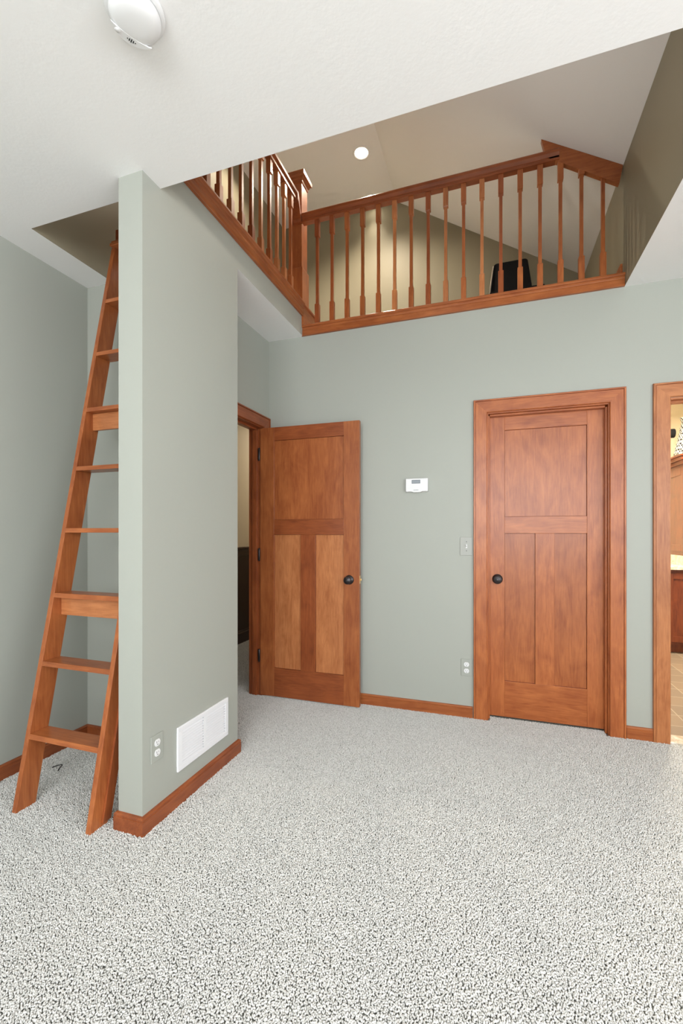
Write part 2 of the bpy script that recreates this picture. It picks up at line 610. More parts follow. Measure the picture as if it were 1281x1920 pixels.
struct('baseboard_hall', m, M_ESP)

# bathroom shell
m = MB()
m.box(0.86, 0.92, YB + WT, 6.2, 0, H)
m.box(0.86, 3.0, 6.08, 6.2, 0, H)
m.box(2.9, 3.0, YB + WT, 6.2, 0, H)
struct('wall_bathroom', m, M_CREAM)
struct('ceiling', MB().box(0.86, 3.0, YB + WT, 6.2, H, H + 0.06), M_CEIL)

# ------------------------------------------------------------------ trim
pback = lambda u, t, z: (u, YB - t, z)
m = MB(); casing(m, -0.031, 0.681, 2.044, pback)
# jamb and stops of the closed door
m.box(D2X0, D2X0 + 0.010, YB, YB + WT, 0, 2.04, 0)
m.box(D2X1 - 0.006, D2X1, YB, YB + WT, 0, 2.04, 0)
m.box(D2X0, D2X1, YB, YB + WT, 2.038, DH, 1)
m.box(D2X0 + 0.010, D2X0 + 0.019, 3.128, 3.167, 0, 2.03, 0, 0.002)
m.box(D2X1 - 0.017, D2X1 - 0.006, 3.128, 3.167, 0, 2.03, 0, 0.002)
m.box(D2X0 + 0.019, D2X1 - 0.017, 3.128, 3.167, 2.026, 2.038, 1, 0.002)
struct('trim_1', m, [W['mid_z'], W['mid_x']])
m = MB(); casing(m, 0.994, 1.762, 2.046, pback)
m.box(D3X0, D3X0 + 0.004, YB, YB + WT, 0, 2.04, 0)
m.box(D3X1 - 0.012, D3X1, YB, YB + WT, 0, 2.04, 0)
m.box(D3X0, D3X1, YB, YB + WT, 2.035, DH, 1)
m.box(D3X0 + 0.004, D3X1 - 0.012, 3.14, 3.18, 2.022, 2.035, 1, 0.002)
m.box(D3X1 - 0.024, D3X1 - 0.012, 3.14, 3.18, 0, 2.022, 0, 0.002)
struct('trim_2', m, [W['lite_z'], W['lite_x']])
prec = lambda u, t, z: (XREC + t, u, z)
m = MB(); casing(m, D1Y0 + 0.0, D1Y1 - 0.004, 2.05, prec)
m.box(XREC - 0.12, XREC, D1Y0, D1Y0 + 0.006, 0, 2.045, 0)
m.box(XREC - 0.12, XREC, D1Y1 - 0.006, D1Y1, 0, 2.045, 0)
m.box(XREC - 0.12, XREC, D1Y0, D1Y1, 2.045, DH + 0.006, 1)
m.box(XREC - 0.085, XREC - 0.045, D1Y1 - 0.020, D1Y1 - 0.006, 0, 2.045, 0, 0.002)
m.box(XREC - 0.085, XREC - 0.045, D1Y0, D1Y1, 2.031, 2.045, 1, 0.002)
struct('trim_3', m, [W['deep_z'], W['deep_y']])

m = MB(); sweep_xy(m, [(XL, YR), (XL, YA), (SX0, YA), (SX0, SY0), (SX1, SY0)][:3], BASEPROF)
struct('baseboard_left', m, W['deep_y'])
m = MB(); sweep_xy(m, [(SX0, YA - 0.014), (SX0, SY0), (SX1, SY0), (SX1, SY1), (SX0 + 0.01, SY1)], BASEPROF)
struct('baseboard_partition', m, W['deep_y'])
m = MB(); sweep_xy(m, [(XREC + 0.09, YB), (-0.123, YB)], BASEPROF)
struct('baseboard_back', m, W['mid_x'])
m = MB(); sweep_xy(m, [(0.771, YB), (0.907, YB)], BASEPROF)
struct('baseboard_back', m, W['mid_x'])
# loft baseboards at both ends of the opening
struct('baseboard_loft_right', MB().box(OXR - 0.013, OXR, YB + 0.035, YF, LF, 2.905, 0, 0.003), W['mid_y'])
struct('baseboard_loft_far', MB().box(XLL, OXR - 0.014, YF - 0.013, YF, LF, 2.905, 0, 0.003), W['mid_x'])

# edge trims of the loft
m = MB()
prof = [(YB + 0.05, 2.80), (YB + 0.05, LF), (YB - 0.026, LF), (YB - 0.030, LF - 0.005), (YB - 0.030, LF - 0.013), (YB - 0.026, LF - 0.018),
        (YB - 0.019, LF - 0.019), (YB - 0.019, 2.792), (YB - 0.0165, 2.788), (YB - 0.0165, 2.784), (YB - 0.019, 2.780),
        (YB - 0.019, 2.742), (YB - 0.001, 2.742), (YB - 0.001, 2.80)]
m.rings([[(x, y, z) for y, z in prof] for x in (-1.372, OXR - 0.001)])
struct('trim_6', m, W['mid_x'])
m = MB()
CT = 2.985
prof = [(-1.364, 2.885), (-1.349, 2.885), (-1.349, 2.888), (-1.346, 2.905), (-1.350, 2.908), (-1.350, 2.935), (-1.346, 2.939), (-1.346, 2.960),
        (-1.338, 2.966), (-1.334, 2.972), (-1.334, 2.980), (-1.338, CT), (-1.512, CT), (-1.516, 2.98), (-1.516, 2.966), (-1.364, 2.966)]
m.rings([[(x, y, z) for x, z in prof] for y in (YE + 0.001, YB - 0.032)])
struct('trim_7', m, W['mid_y'])
# side board and cap running on past the corner
m = MB()
m.box(-1.40, -1.350, YB - 0.031, 3.30, LF + 0.001, 2.965, 0, 0.002)
m.box(-1.42, -1.338, YB - 0.031, 3.315, 2.965, CT - 0.004, 0, 0.004)
struct('trim_8', m, W['mid_y'])

# ------------------------------------------------------------------ doors


def door_leaf(name, x0, x1, y0, stile, mid, z0, z1, rails, tones, deep=0.035):
    """three-panel leaf, face at y0; rails: z of bottom rail top, lock rail bottom/top, top rail bottom"""
    zb, zl0, zl1, zt = rails
    m = MB()
    bv = 0.0012
    m.box(x0, x0 + stile, y0, y0 + deep, z0, z1, 0, bv)
    m.box(x1 - stile, x1, y0, y0 + deep, z0, z1, 0, bv)
    m.box(x0 + stile, x1 - stile, y0 + 0.0004, y0 + deep, z0, zb, 1, bv)
    m.box(x0 + stile, x1 - stile, y0 + 0.0004, y0 + deep, zl0, zl1, 1, bv)
    m.box(x0 + stile, x1 - stile, y0 + 0.0004, y0 + deep, zt, z1, 1, bv)
    xm = (x0 + x1) / 2
    m.box(xm - mid / 2, xm + mid / 2, y0 + 0.0004, y0 + deep, zb, zl0, 2, bv)
    leaf = m.build(name, [W[tones[0] + '_z'], W[tones[1] + '_x'], W[tones[2] + '_z']], kind='structure', origin=(x0, y0, z0))
    for (a, b_, c, d, t) in ((x0 + stile, x1 - stile, zl1, zt, tones[3]), (x0 + stile, xm - mid / 2, zb, zl0, tones[4]),
                             (xm + mid / 2, x1 - stile, zb, zl0, tones[4])):
        p = MB()
        g = 0.0012
        p.box(a + g, b_ - g, y0 + 0.011, y0 + 0.024, c + g, d - g)
        p.build('panel', W[t + '_z'], parent=leaf)
    return leaf


def knob(parent, x, y, z, sgn=-1):
    m = MB()
    mat = Matrix.Translation((x, y, z)) @ Matrix.Rotation(PI / 2 if sgn < 0 else -PI / 2, 4, 'X')
    m.lathe([(0, 0), (0.0335, 0), (0.0335, 0.003), (0.031, 0.006), (0.029, 0.007), (0.027, 0.0095), (0.016, 0.012), (0.0115, 0.016), (0.0115, 0.026),
             (0.018, 0.031), (0.0265, 0.038), (0.0285, 0.046), (0.027, 0.052), (0.0235, 0.056), (0.0215, 0.0555), (0.020, 0.057),
             (0.015, 0.0595), (0.0125, 0.059), (0.011, 0.0605), (0.005, 0.0615), (0, 0.0615)], mat, 36)
    return m.build('door_knob', M_BRONZE, parent=parent)


# ajar door folded back against the wall
d1 = door_leaf('door_1', -1.676, -0.888, 2.995, 0.117, 0.118, 0.012, 2.042, (0.226, 1.232, 1.345, 1.942), ('mid', 'deep', 'deep', 'mid', 'lite'))
knob(d1, -0.962, 2.995, 0.912)
for z in (1.845, 1.08, 0.31):
    m = MB()
    m.lathe([(0, -0.050), (0.004, -0.050), (0.007, -0.045), (0.007, 0.045), (0.004, 0.050), (0, 0.050)], Matrix.Translation((-1.683, 2.990, z)), 12)
    m.box(-1.70, -1.684, 3.000, 3.004, z - 0.045, z + 0.045, 0, 0.001)
    m.build('hinge', M_BRONZE, parent=d1)
m = MB()
m.box(-0.8885, -0.8865, 3.002, 3.026, 0.885, 0.942, 0, 0.0005)
m.box(-0.887, -0.877, 3.008, 3.020, 0.905, 0.922, 0, 0.003)
m.build('latch', M_BRASS, parent=d1)
# closed door
d2 = door_leaf('door_2', -0.0225, 0.6745, 3.168, 0.1025, 0.115, 0.010, 2.036, (0.250, 1.243, 1.355, 1.936), ('mid', 'mid', 'mid', 'mid', 'mid'))
knob(d2, 0.034, 3.168, 0.934)

# ------------------------------------------------------------------ railings of the loft


def baluster(parent, x, y, z0, z1, zb, zt, ax='z', s=0.0165, t=0.0105):
    """square baluster: thick foot and head blocks with chamfered shoulders, thin tapering shaft"""
    m = MB()
    sec = lambda h, z: [(x - h, y - h, z), (x + h, y - h, z), (x + h, y + h, z), (x - h, y + h, z)]
    zm = (zb + zt) / 2
    r = [sec(s, z0), sec(s, zb - 0.004), sec(s - 0.001, zb - 0.002), sec(t + 0.001, zb), sec(t, zb + 0.002), sec(t - 0.0005, zm), sec(t, zt - 0.002), sec(t + 0.001, zt), sec(s - 0.001, zt + 0.001), sec(s, zt + 0.003), sec(s, z1)]
    m.rings(r)
    return m.build('baluster', W[random.choice(['mid', 'deep', 'deep', 'mid', 'lite']) + '_z'], parent=parent)


RZ0, RZ1 = 3.628, 3.700
slope_z = lambda x: ZS + (ZC - ZS) / (OXR - XCR) * (OXR - x)
rail = thing('loft_railing', (-0.4, 3.135, LF), 'wooden guard railing crossing above the two doors, parallel to the sage wall', 'railing')
for i in range(17):
    x = -1.262 + 0.1197 * i
    ztop = RZ0 + 0.002
    if x > 0.46:
        ztop = slope_z(x + 0.02) - 0.07
    baluster(rail, x, 3.135, LF + 0.0005, ztop, 2.990, 3.500 if x < 0.6 else 3.53)
m = MB()
# handrail profile along x
hp = [(3.112, RZ0), (3.158, RZ0), (3.158, RZ0 + 0.014), (3.152, RZ0 + 0.020), (3.152, RZ0 + 0.030), (3.166, RZ0 + 0.044), (3.168, RZ0 + 0.060),
      (3.160, RZ1 - 0.002), (3.135, RZ1 + 0.004), (3.110, RZ1 - 0.002), (3.102, RZ0 + 0.060), (3.104, RZ0 + 0.044), (3.118, RZ0 + 0.030),
      (3.118, RZ0 + 0.020), (3.112, RZ0 + 0.014)]
m.rings([[(x, y, z) for y, z in hp] for x in (-1.383, 0.405)])
m.build('handrail', W['deep_x'], parent=rail)
# sloping board on the ceiling that receives the end of the rail
m = MB()
x0, x1 = 0.300, OXR - 0.002
wd = 0.105
nrm = Vector((ZC - ZS, 0, OXR - XCR)).normalized()   # upward normal of the slope
a = Vector((x0, 3.118, slope_z(x0) - 0.002)); b_ = Vector((x1, 3.118, slope_z(x1) - 0.002))
c = b_ - nrm * wd; c = Vector((x1, 3.118, slope_z(x1) - 0.002 - wd * 1.0))
c = b_ + Vector((-0.02, 0, -0.108)); d = a + Vector((0.03, 0, -0.125))
m.prism([a, b_, c, d], (0, 0.034, 0))
m.build('slope_board', W['mid_x'], parent=rail)

rail2 = thing('loft_railing', (-1.42, 2.4, CT), 'wooden guard railing on top of the partition, running away to the square newel post', 'railing')
for y in (1.620, 1.735, 1.850, 1.965, 2.080, 2.195, 2.308, 2.426, 2.543, 2.660, 2.770, 2.881, 2.990):
    baluster(rail2, -1.42, y, CT + 0.0005, 3.762, 3.157, 3.662, s=0.0165)
m = MB()
LZ0, LZ1 = 3.760, 3.835
hp2 = [(-1.42 + (y - 3.135), z - RZ0 + LZ0) for y, z in hp]
m.rings([[(x, y, z) for x, z in hp2] for y in (YE + 0.002, 3.05)])
m.build('handrail', W['deep_y'], parent=rail2)
# short drop of the rail where it meets the newel
m = MB()
for k in range(1):
    rr = []
    for (y, zc, h) in ((3.048, 3.80, 0.036), (3.065, 3.79, 0.036), (3.085, 3.74, 0.040), (3.098, 3.69, 0.040), (3.112, 3.672, 0.036), (3.134, 3.668, 0.036)):
        rr.append([(-1.42 - 0.033, y, zc - h), (-1.42 + 0.033, y, zc - h), (-1.42 + 0.033, y, zc + h * .8), (-1.42 + 0.02, y, zc + h), (-1.42 - 0.02, y, zc + h), (-1.42 - 0.033, y, zc + h * .8)])
    m.rings(rr)
m.build('rail_drop', W['deep_y'], parent=rail2)

NX, NY = -1.448, 3.190
post = thing('newel_post', (NX, NY, LF), 'square wooden newel post with moulded cap in the corner between the two loft railings', 'newel post')
m = MB()
sec = lambda h, z: [(NX - h, NY - h, z), (NX + h, NY - h, z), (NX + h, NY + h, z), (NX - h, NY + h, z)]
m.rings([sec(0.0635, LF + 0.001), sec(0.0635, 3.290), sec(0.0615, 3.300), sec(0.0535, 3.301), sec(0.0535, 4.00)])
m.build('post', W['mid_z'], parent=post)
m = MB()
m.rings([sec(0.0545, 3.950), sec(0.060, 3.960), sec(0.061, 3.978), sec(0.068, 3.983), sec(0.070, 3.998), sec(0.083, 4.004), sec(0.085, 4.030), sec(0.076, 4.040), sec(0.040, 4.055)])
m.build('cap', W['mid_x'], parent=post)

# ------------------------------------------------------------------ recessed lamps
for i, (lx, ly) in enumerate(LOFT_LAMPS):
    t = thing('recessed_light', (lx, ly, ZC), ['round recessed lamp glowing in the flat loft ceiling, in full view above the railing',
                                             'round recessed lamp half hidden behind the handrail, nearest the olive gable wall'][i], 'lamp',)
    m = MB()
    m.lathe([(0.050, 0.0), (0.068, -0.0005), (0.076, -0.003), (0.078, 0.0), (0.078, -0.0005), (0.076, -0.0035), (0.068, -0.006), (0.060, -0.005), (0.056, 0.002)],
            Matrix.Translation((lx, ly, ZC)), 40)
    m.build('trim_ring', M_WHITE, parent=t)
    m = MB()
    m.lathe([(0.0, -0.004), (0.030, -0.0045), (0.048, -0.002), (0.056, -0.001)], Matrix.Translation((lx, ly, ZC)), 40)
    m.build('bulb', M_GLOW, parent=t)
for o in bpy.data.objects:
    if o.type == 'LIGHT' and o.name.startswith('loft_lamp'):
        o.location.z = ZC - 0.03

# ------------------------------------------------------------------ ladder
SL = 0.192
fy = lambda z: 1.386 + SL * z
LX0, LX1, ST = -2.022, -1.567, 0.025
LW = 0.092
lad = thing('loft_ladder', ((LX0 + LX1) / 2, 1.43, 0), 'tall steep wooden ladder in the alcove rising through the ceiling hatch', 'ladder')


def stile(x0, x1, zt, dy0=0.0, w=LW, z0=0.0):
    m = MB()
    m.hexa([(x0, fy(z0) + dy0, z0), (x1, fy(z0) + dy0, z0), (x1, fy(z0) + dy0 + w, z0), (x0, fy(z0) + dy0 + w, z0),
            (x0, fy(zt) + dy0, zt), (x1, fy(zt) + dy0, zt), (x1, fy(zt) + dy0 + w, zt), (x0, fy(zt) + dy0 + w, zt)], 0, 0.002)
    return m


stile(LX0, LX0 + ST, 2.845).build('side_rail', W['mid_z'], parent=lad)
stile(LX1 - ST, LX1, 2.845).build('side_rail', W['mid_z'], parent=lad)
TZ = [0.330, 0.646, 0.958, 1.270, 1.584, 1.897, 2.211, 2.522]
for z in TZ:
    m = MB()
    x0, x1 = LX0 + ST, LX1 - ST
    t_ = 0.022
    m.hexa([(x0, fy(z - t_), z - t_), (x1, fy(z - t_), z - t_), (x1, fy(z) + LW, z - t_), (x0, fy(z) + LW, z - t_),
            (x0, fy(z), z), (x1, fy(z), z), (x1, fy(z) + LW, z), (x0, fy(z) + LW, z)], 0, 0.0015)
    m.build('rung', W['mid_x'], parent=lad)
for z in (0.958 - 0.0225, 1.897 - 0.0225):
    m = MB()
    m.box(LX0 + ST, LX1 - ST, fy(z) + 0.040, fy(z) + 0.058, z - 0.088, z, 0, 0.0015)
    m.build('stretcher', W['lite_x'], parent=lad)
# moulded top ledge with an upright board
m = MB()
m.box(LX0 + 0.001, LX1 + 0.012, 1.915, 2.040, 2.8455, 2.862, 0, 0.004)
m.box(LX0 + 0.008, LX1 + 0.004, 1.919, 2.035, 2.862, 2.874, 0, 0.004)
m.build('top_ledge', W['mid_x'], parent=lad)
m = MB()
m.box(-1.988, -1.60, 1.926, 1.946, 2.8745, 2.935, 0, 0.002)
m.build('top_board', W['deep_x'], parent=lad)
# strip screwed along the outer face of the right side rail
m = MB()
m.hexa([(LX1 + .0005, fy(0.02) + 0.052, 0.02), (LX1 + .012, fy(.02) + 0.052, 0.02), (LX1 + .012, fy(.02) + 0.094, 0.02), (LX1 + .0005, fy(.02) + 0.094, 0.02),
        (LX1 + .0005, fy(2.6) + 0.07, 2.6), (LX1 + .012, fy(2.6) + 0.07, 2.6), (LX1 + .012, fy(2.6) + 0.15, 2.6), (LX1 + .0005, fy(2.6) + 0.15, 2.6)], 0, 0.001)
st = m.build('edge_strip', W['deep_z'], parent=lad)
for z in (0.42, 0.80, 1.2):
    m = MB()
    m.lathe([(0, 0.0015), (0.003, 0.001), (0.0035, 0)], Matrix.Translation((LX1 + 0.0122, fy(z) + 0.085, z)) @ Matrix.Rotation(PI / 2, 4, 'Y'), 12)
    m.build('screw', M_BRASS, parent=st)

# small bent black hook on the carpet behind the ladder
m = MB()
m.tube([(-2.186, 1.706, 0.016), (-2.170, 1.726, 0.020), (-2.158, 1.738, 0.021), (-2.150, 1.735, 0.021), (-2.141, 1.715, 0.019), (-2.130, 1.694, 0.014)], 0.0028, 8)
m.build('wire_hook', M_BRONZE, label='small bent black metal hook lying on the carpet behind the ladder', cat='hook')

# ------------------------------------------------------------------ wall fittings
# return-air grille on the partition
GX = SX1
t = thing('vent_grille', (GX, 1.871, 0.255), 'white louvred return air grille low on the partition wall', 'vent')
y0, y1, z0, z1 = 1.668, 2.074, 0.153, 0.356
m = MB()
m.box(GX + 0.0002, GX + 0.009, y0, y1, z0, z0 + 0.024, 0, 0.002)
m.box(GX + 0.0002, GX + 0.009, y0, y1, z1 - 0.024, z1, 0, 0.002)
m.box(GX + 0.0002, GX + 0.009, y0, y0 + 0.028, z0 + 0.024, z1 - 0.024, 0, 0.001)
m.box(GX + 0.0002, GX + 0.009, y1 - 0.028, y1, z0 + 0.024, z1 - 0.024, 0, 0.001)
ym = (y0 + y1) / 2
m.box(GX + 0.0002, GX + 0.0075, ym - 0.010, ym + 0.010, z0 + 0.024, z1 - 0.024, 0, 0.001)
m.build('frame', M_VENT, parent=t)
MB().box(GX + 0.0003, GX + 0.0010, y0 + 0.02, y1 - 0.02, z0 + 0.02, z1 - 0.02).build('backing', M_DARK, parent=t)
for ya, yb_ in ((y0 + 0.028, ym - 0.010), (ym + 0.010, y1 - 0.028)):
    m = MB()
    nr = 12
    hh = (z1 - z0 - 0.048) / nr
    for k in range(nr):
        zc = z0 + 0.024 + (k + 0.5) * hh
        m.hexa([(GX + 0.0015, ya, zc + hh * 0.30), (GX + 0.0080, ya, zc - hh * 0.50), (GX + 0.0080, yb_ - 0.006, zc - hh * 0.50), (GX + 0.0015, yb_ - 0.006, zc + hh * 0.30),
                (GX + 0.0015, ya, zc + hh * 0.48), (GX + 0.0080, ya, zc - hh * 0.22), (GX + 0.0080, yb_ - 0.006, zc - hh * 0.22), (GX + 0.0015, yb_ - 0.006, zc + hh * 0.48)])
        m.box(GX + 0.001, GX + 0.0078, yb_ - 0.006, yb_, zc - hh * .5, zc - hh * .02)
    m.build('louvres', M_VENT, parent=t)


def outlet(loc, rot, label):
    """duplex outlet built facing -y, then turned"""
    t = thing('electrical_outlet', loc, label, 'outlet')
    R = Matrix.Rotation(rot, 4, 'Z')

    def loc_build(m, name, mat, parent):
        bmesh.ops.transform(m.bm, matrix=R, verts=m.bm.verts[:])
        me = bpy.data.meshes.new(name); m.bm.to_mesh(me); m.bm.free(); me.materials.append(mat)
        o = bpy.data.objects.new(name, me); COL.objects.link(o); o.parent = parent
        return o
    loc_build(MB().box(-0.036, 0.036, -0.0055, -0.0002, -0.057, 0.057, 0, 0.002), 'cover_plate', M_PLATE, t)
    for s in (0.0215, -0.0215):
        m = MB()
        pts = []
        for k in range(24):
            a_ = 2 * PI * k / 24
            pts.append((0.0168 * math.cos(a_), max(-0.0145, min(0.0145, 0.0168 * math.sin(a_)))))
        m.rings([[(x, -0.0045, z + s) for x, z in pts], [(x, -0.0072, z + s) for x, z in pts], [(x * .93, -0.0078, z * .93 + s) for x, z in pts]])
        rc = loc_build(m, 'receptacle', M_WHITE, t)
        m = MB()
        m.box(-0.0068, -0.0050, -0.0081, -0.006, s - 0.001, s + 0.0075)
        m.box(0.0050, 0.0064, -0.0081, -0.006, s + 0.000, s + 0.0065)
        m.lathe([(0, 0.0021), (0.0023, 0.0021), (0.0023, 0)], Matrix.Translation((0, -0.006, s - 0.0075)) @ Matrix.Rotation(PI / 2, 4, 'X'), 12)
        loc_build(m, 'slots', M_DARK, rc)
    m = MB(); m.lathe([(0, 0.0065), (0.002, 0.006), (0.0025, 0.005)], Matrix.Rotation(PI / 2, 4, 'X'), 12)
    loc_build(m, 'screw', M_PLATE, t)
    return t


outlet((SX1, 1.540, 0.327), PI / 2, 'duplex outlet with sage plate on the partition, left of the white grille')
outlet((-0.1635, YB, 0.337), 0, 'duplex outlet with sage plate low on the back wall beside the closed door casing')

t = thing('light_switch', (-0.163, YB, 1.155), 'toggle light switch with pale grey plate left of the closed door', 'switch')
m = MB().box(-0.206, -0.126, YB - 0.0055, YB - 0.0002, 1.094, 1.216, 0, 0.002)
m.build('cover_plate', M_SWPLATE, parent=t)
m = MB()
m.box(-0.1685, -0.1595, YB - 0.0075, YB - 0.005, 1.143, 1.168, 0, 0.0008)
m.hexa([(-0.1675, YB - 0.006, 1.150), (-0.1605, YB - 0.006, 1.150), (-0.1605, YB - 0.006, 1.163), (-0.1675, YB - 0.006, 1.163),
        (-0.1670, YB - 0.018, 1.158), (-0.1610, YB - 0.018, 1.158), (-0.1610, YB - 0.016, 1.168), (-0.1670, YB - 0.016, 1.168)], 0, 0.001)
m.build('toggle', M_WHITE, parent=t)
for z in (1.125, 1.186):
    m = MB(); m.lathe([(0, 0.007), (0.0025, 0.0065), (0.003, 0.0055)], Matrix.Translation((-0.164, YB, z)) @ Matrix.Rotation(PI / 2, 4, 'X'), 12)
    m.build('screw', M_SLATE, parent=t)

t = thing('thermostat', (-0.496, YB, 1.575), 'white wall thermostat with small grey display between the two doors', 'thermostat')
m = MB()
m.box(-0.571, -0.421, YB - 0.008, YB - 0.0002, 1.531, 1.622, 0, 0.003)
m.box(-0.573, -0.419, YB - 0.030, YB - 0.008, 1.533, 1.624, 0, 0.004)
m.hexa([(-0.520, YB - 0.031, 1.5275), (-0.472, YB - 0.031, 1.5275), (-0.472, YB - 0.012, 1.5275), (-0.520, YB - 0.012, 1.5275),
        (-0.535, YB - 0.0305, 1.536), (-0.457, YB - 0.0305, 1.536), (-0.457, YB - 0.012, 1.536), (-0.535, YB - 0.012, 1.536)], 0, 0.001)
m.build('housing', M_WHITE, parent=t)
m = MB().box(-0.530, -0.471, YB - 0.0312, YB - 0.0295, 1.588, 1.613)
bz = m.build('display_bezel', M_LCD2, parent=t)
MB().box(-0.5265, -0.4745, YB - 0.0316, YB - 0.0311, 1.591, 1.610).build('display', M_LCD, parent=t)
m = MB()
xx = -0.517
for wch in (0.0036, 0.003, 0.003, 0.0028, 0.003, 0.0042, 0.003, 0.0014, 0.0014):
    m.box(xx, xx + wch, YB - 0.0306, YB - 0.0299, 1.5415, 1.5450)
    xx += wch + 0.001
m.build('lettering', M_LCD2, parent=t)

# smoke detector
SDX, SDY = -0.965, 1.005
t = thing('smoke_detector', (SDX, SDY, H), 'round white smoke detector on the flat ceiling at the upper left', 'smoke detector')
T = Matrix.Translation((SDX, SDY, H)) @ Matrix.Rotation(PI, 4, 'X')
MB().lathe([(0.0, 0.0003), (0.078, 0.0003), (0.080, 0.002), (0.080, 0.009), (0.077, 0.013), (0.070, 0.0145), (0.066, 0.0145), (0.066, 0.011), (0, 0.011)], T, 64).build('base', M_WHITE, parent=t)
MB().lathe([(0.0635, 0.010), (0.067, 0.0165), (0.069, 0.019), (0.069, 0.026), (0.064, 0.037), (0.050, 0.044), (0.030, 0.0465), (0, 0.0475)], T, 64).build('cover', M_WHITE, parent=t)
MB().lathe([(0.0655, 0.0115), (0.0655, 0.0155)], T, 64).build('seam', M_SLATE, parent=t)
ang0 = math.radians(-165)
m = MB()
Lp = []
# smooth raised crescent with the sounder slots, on the side away from the camera's right
c0 = Vector((SDX, SDY, 0))
dirv = Vector((math.cos(math.radians(150)), math.sin(math.radians(150)), 0)); sv = Vector((-dirv.y, dirv.x, 0))
arc = []
for k in range(17):
    a_ = -1.05 + 2.1 * k / 16
    arc.append((0.0655 * math.cos(a_), 0.0655 * math.sin(a_)))
arc2 = []
for k in range(17):
    s_ = 1 - 2 * k / 16
    arc2.append((0.034 + 0.006 * (1 - s_ * s_), 0.0655 * math.sin(1.05) * s_))
zt = lambda r: H - (0.0475 - 0.010 * max(0, (r - 0.02) / 0.045) ** 2)
pl = [c0 + dirv * a_ + sv * b2 + Vector((0, 0, H - 0.041)) for a_, b2 in arc + arc2[1:-1]]
pl2 = [c0 + dirv * (a_ * .985) + sv * (b2 * .97) + Vector((0, 0, H - 0.0462 + 0.10 * (a_ - 0.034))) for a_, b2 in arc + arc2[1:-1]]
m.rings([pl, pl2])
cr = m.build('sounder_panel', M_WHITE, parent=t)
m = MB()
for k, ln in ((-2, 0.003), (-1, 0.008), (0, 0.011), (1, 0.008), (2, 0.003)):
    q = c0 + dirv * 0.050 + sv * (k * 0.0055 - 0.004)
    a_ = dirv * ln / 2; s_ = sv * 0.0013
    zz = Vector((0, 0, H - 0.0453)); z2 = Vector((0, 0, H - 0.0440))
    m.hexa([q - a_ - s_ + zz, q + a_ - s_ + zz, q + a_ + s_ + zz, q - a_ + s_ + zz, q - a_ - s_ + z2, q + a_ - s_ + z2, q + a_ + s_ + z2, q - a_ + s_ + z2])
m.build('slots', M_DARK, parent=cr)
m = MB()
q = c0 + dirv * 0.046 + sv * 0.035 + Vector((0, 0, H - 0.0440))
m.lathe([(0, 0.0022), (0.0075, 0.002), (0.0085, 0)], Matrix.Translation(q) @ Matrix.Rotation(PI, 4, 'X'), 24)
m.build('test_button', M_WHITE, parent=t)

# ------------------------------------------------------------------ black chair in the loft
ch = thing('armless_chair', (0.16, 4.10, LF), 'black armless chair standing behind the balusters against the olive gable wall', 'chair')
m = MB()
cy = 4.15


def slab(m, x0t, x1t, x0b, x1b, yt, yb, zt_, zb_, th, r=0.03, mi=0):
    """upright slab with rounded top corners"""
    pts = []
    for k in range(7):
        a_ = PI / 2 * k / 6
        pts.append((x0t + r - r * math.cos(a_), zt_ - r + r * math.sin(a_)))
    for k in range(7):
        a_ = PI / 2 * k / 6
        pts.append((x1t - r + r * math.sin(a_), zt_ - r + r * math.cos(a_)))
    pts += [(x1b, zb_), (x0b, zb_)]
    yy = lambda z: yb + (yt - yb) * (z - zb_) / (zt_ - zb_)
    rings = []
    for d_, s_ in ((0.0, 0.96), (0.006, 1.0), (th - 0.006, 1.0), (th, 0.96)):
        cx_ = (x0t + x1t) / 2; cz_ = (zt_ + zb_) / 2
        rings.append([(cx_ + (x - cx_) * s_, yy(z) + d_, cz_ + (z - cz_) * s_) for x, z in pts])
    m.rings(rings, mi)


slab(m, 0.012, 0.292, -0.04, 0.335, 4.12, 4.05, 3.615, 3.22, 0.05)
m.build('backrest', M_BLACK, parent=ch)
m = MB()
m.tube([(-0.022, 4.05, 3.30), (-0.010, 4.075, 3.42), (0.004, 4.10, 3.54), (0.010, 4.11, 3.585)], 0.006, 8)
m.build('piping', M_SEAM, parent=ch)
m = MB().box(-0.02, 0.40, 3.86, 4.22, 3.19, 3.238, 0, 0.012)
m.build('seat', M_BLACK, parent=ch)
for sx in (0.005, 0.375):
    for sy in (3.89, 4.18):
        MB().hexa([(sx - .012, sy - .012, LF + .0005), (sx + .012, sy - .012, LF + .0005), (sx + .012, sy + .012, LF + .0005), (sx - .012, sy + .012, LF + .0005),
                   (sx - .018, sy - .018, 3.192), (sx + .018, sy - .018, 3.192), (sx + .018, sy + .018, 3.192), (sx - .018, sy + .018, 3.192)]).build('leg', M_BLACK, parent=ch)

# ------------------------------------------------------------------ bathroom furniture seen through the doorway
v = thing('vanity_cabinet', (1.9, 5.45, 0), 'dark stained bathroom vanity base under the marble counter', 'cabinet')
m = MB().box(1.30, 2.89, 5.43, 6.07, 0.09, 0.862).box(1.33, 2.89, 5.49, 6.07, 0.0005, 0.09)
m.build('body', W['cherry_z'], parent=v)
for k in range(4):
    x = 1.31 + k * 0.395
    m = MB()
    m.box(x, x + 0.06, 5.405, 5.429, 0.12, 0.83, 0, 0.002).box(x + 0.315, x + 0.375, 5.405, 5.429, 0.12, 0.83, 0, 0.002)
    m.box(x + 0.06, x + 0.315, 5.405, 5.429, 0.12, 0.18, 0, 0.002).box(x + 0.06, x + 0.315, 5.405, 5.429, 0.77, 0.83, 0, 0.002)
    m.box(x + 0.06, x + 0.315, 5.415, 5.425, 0.18, 0.77)
    m.build('door', W['cherry_z'], parent=v)
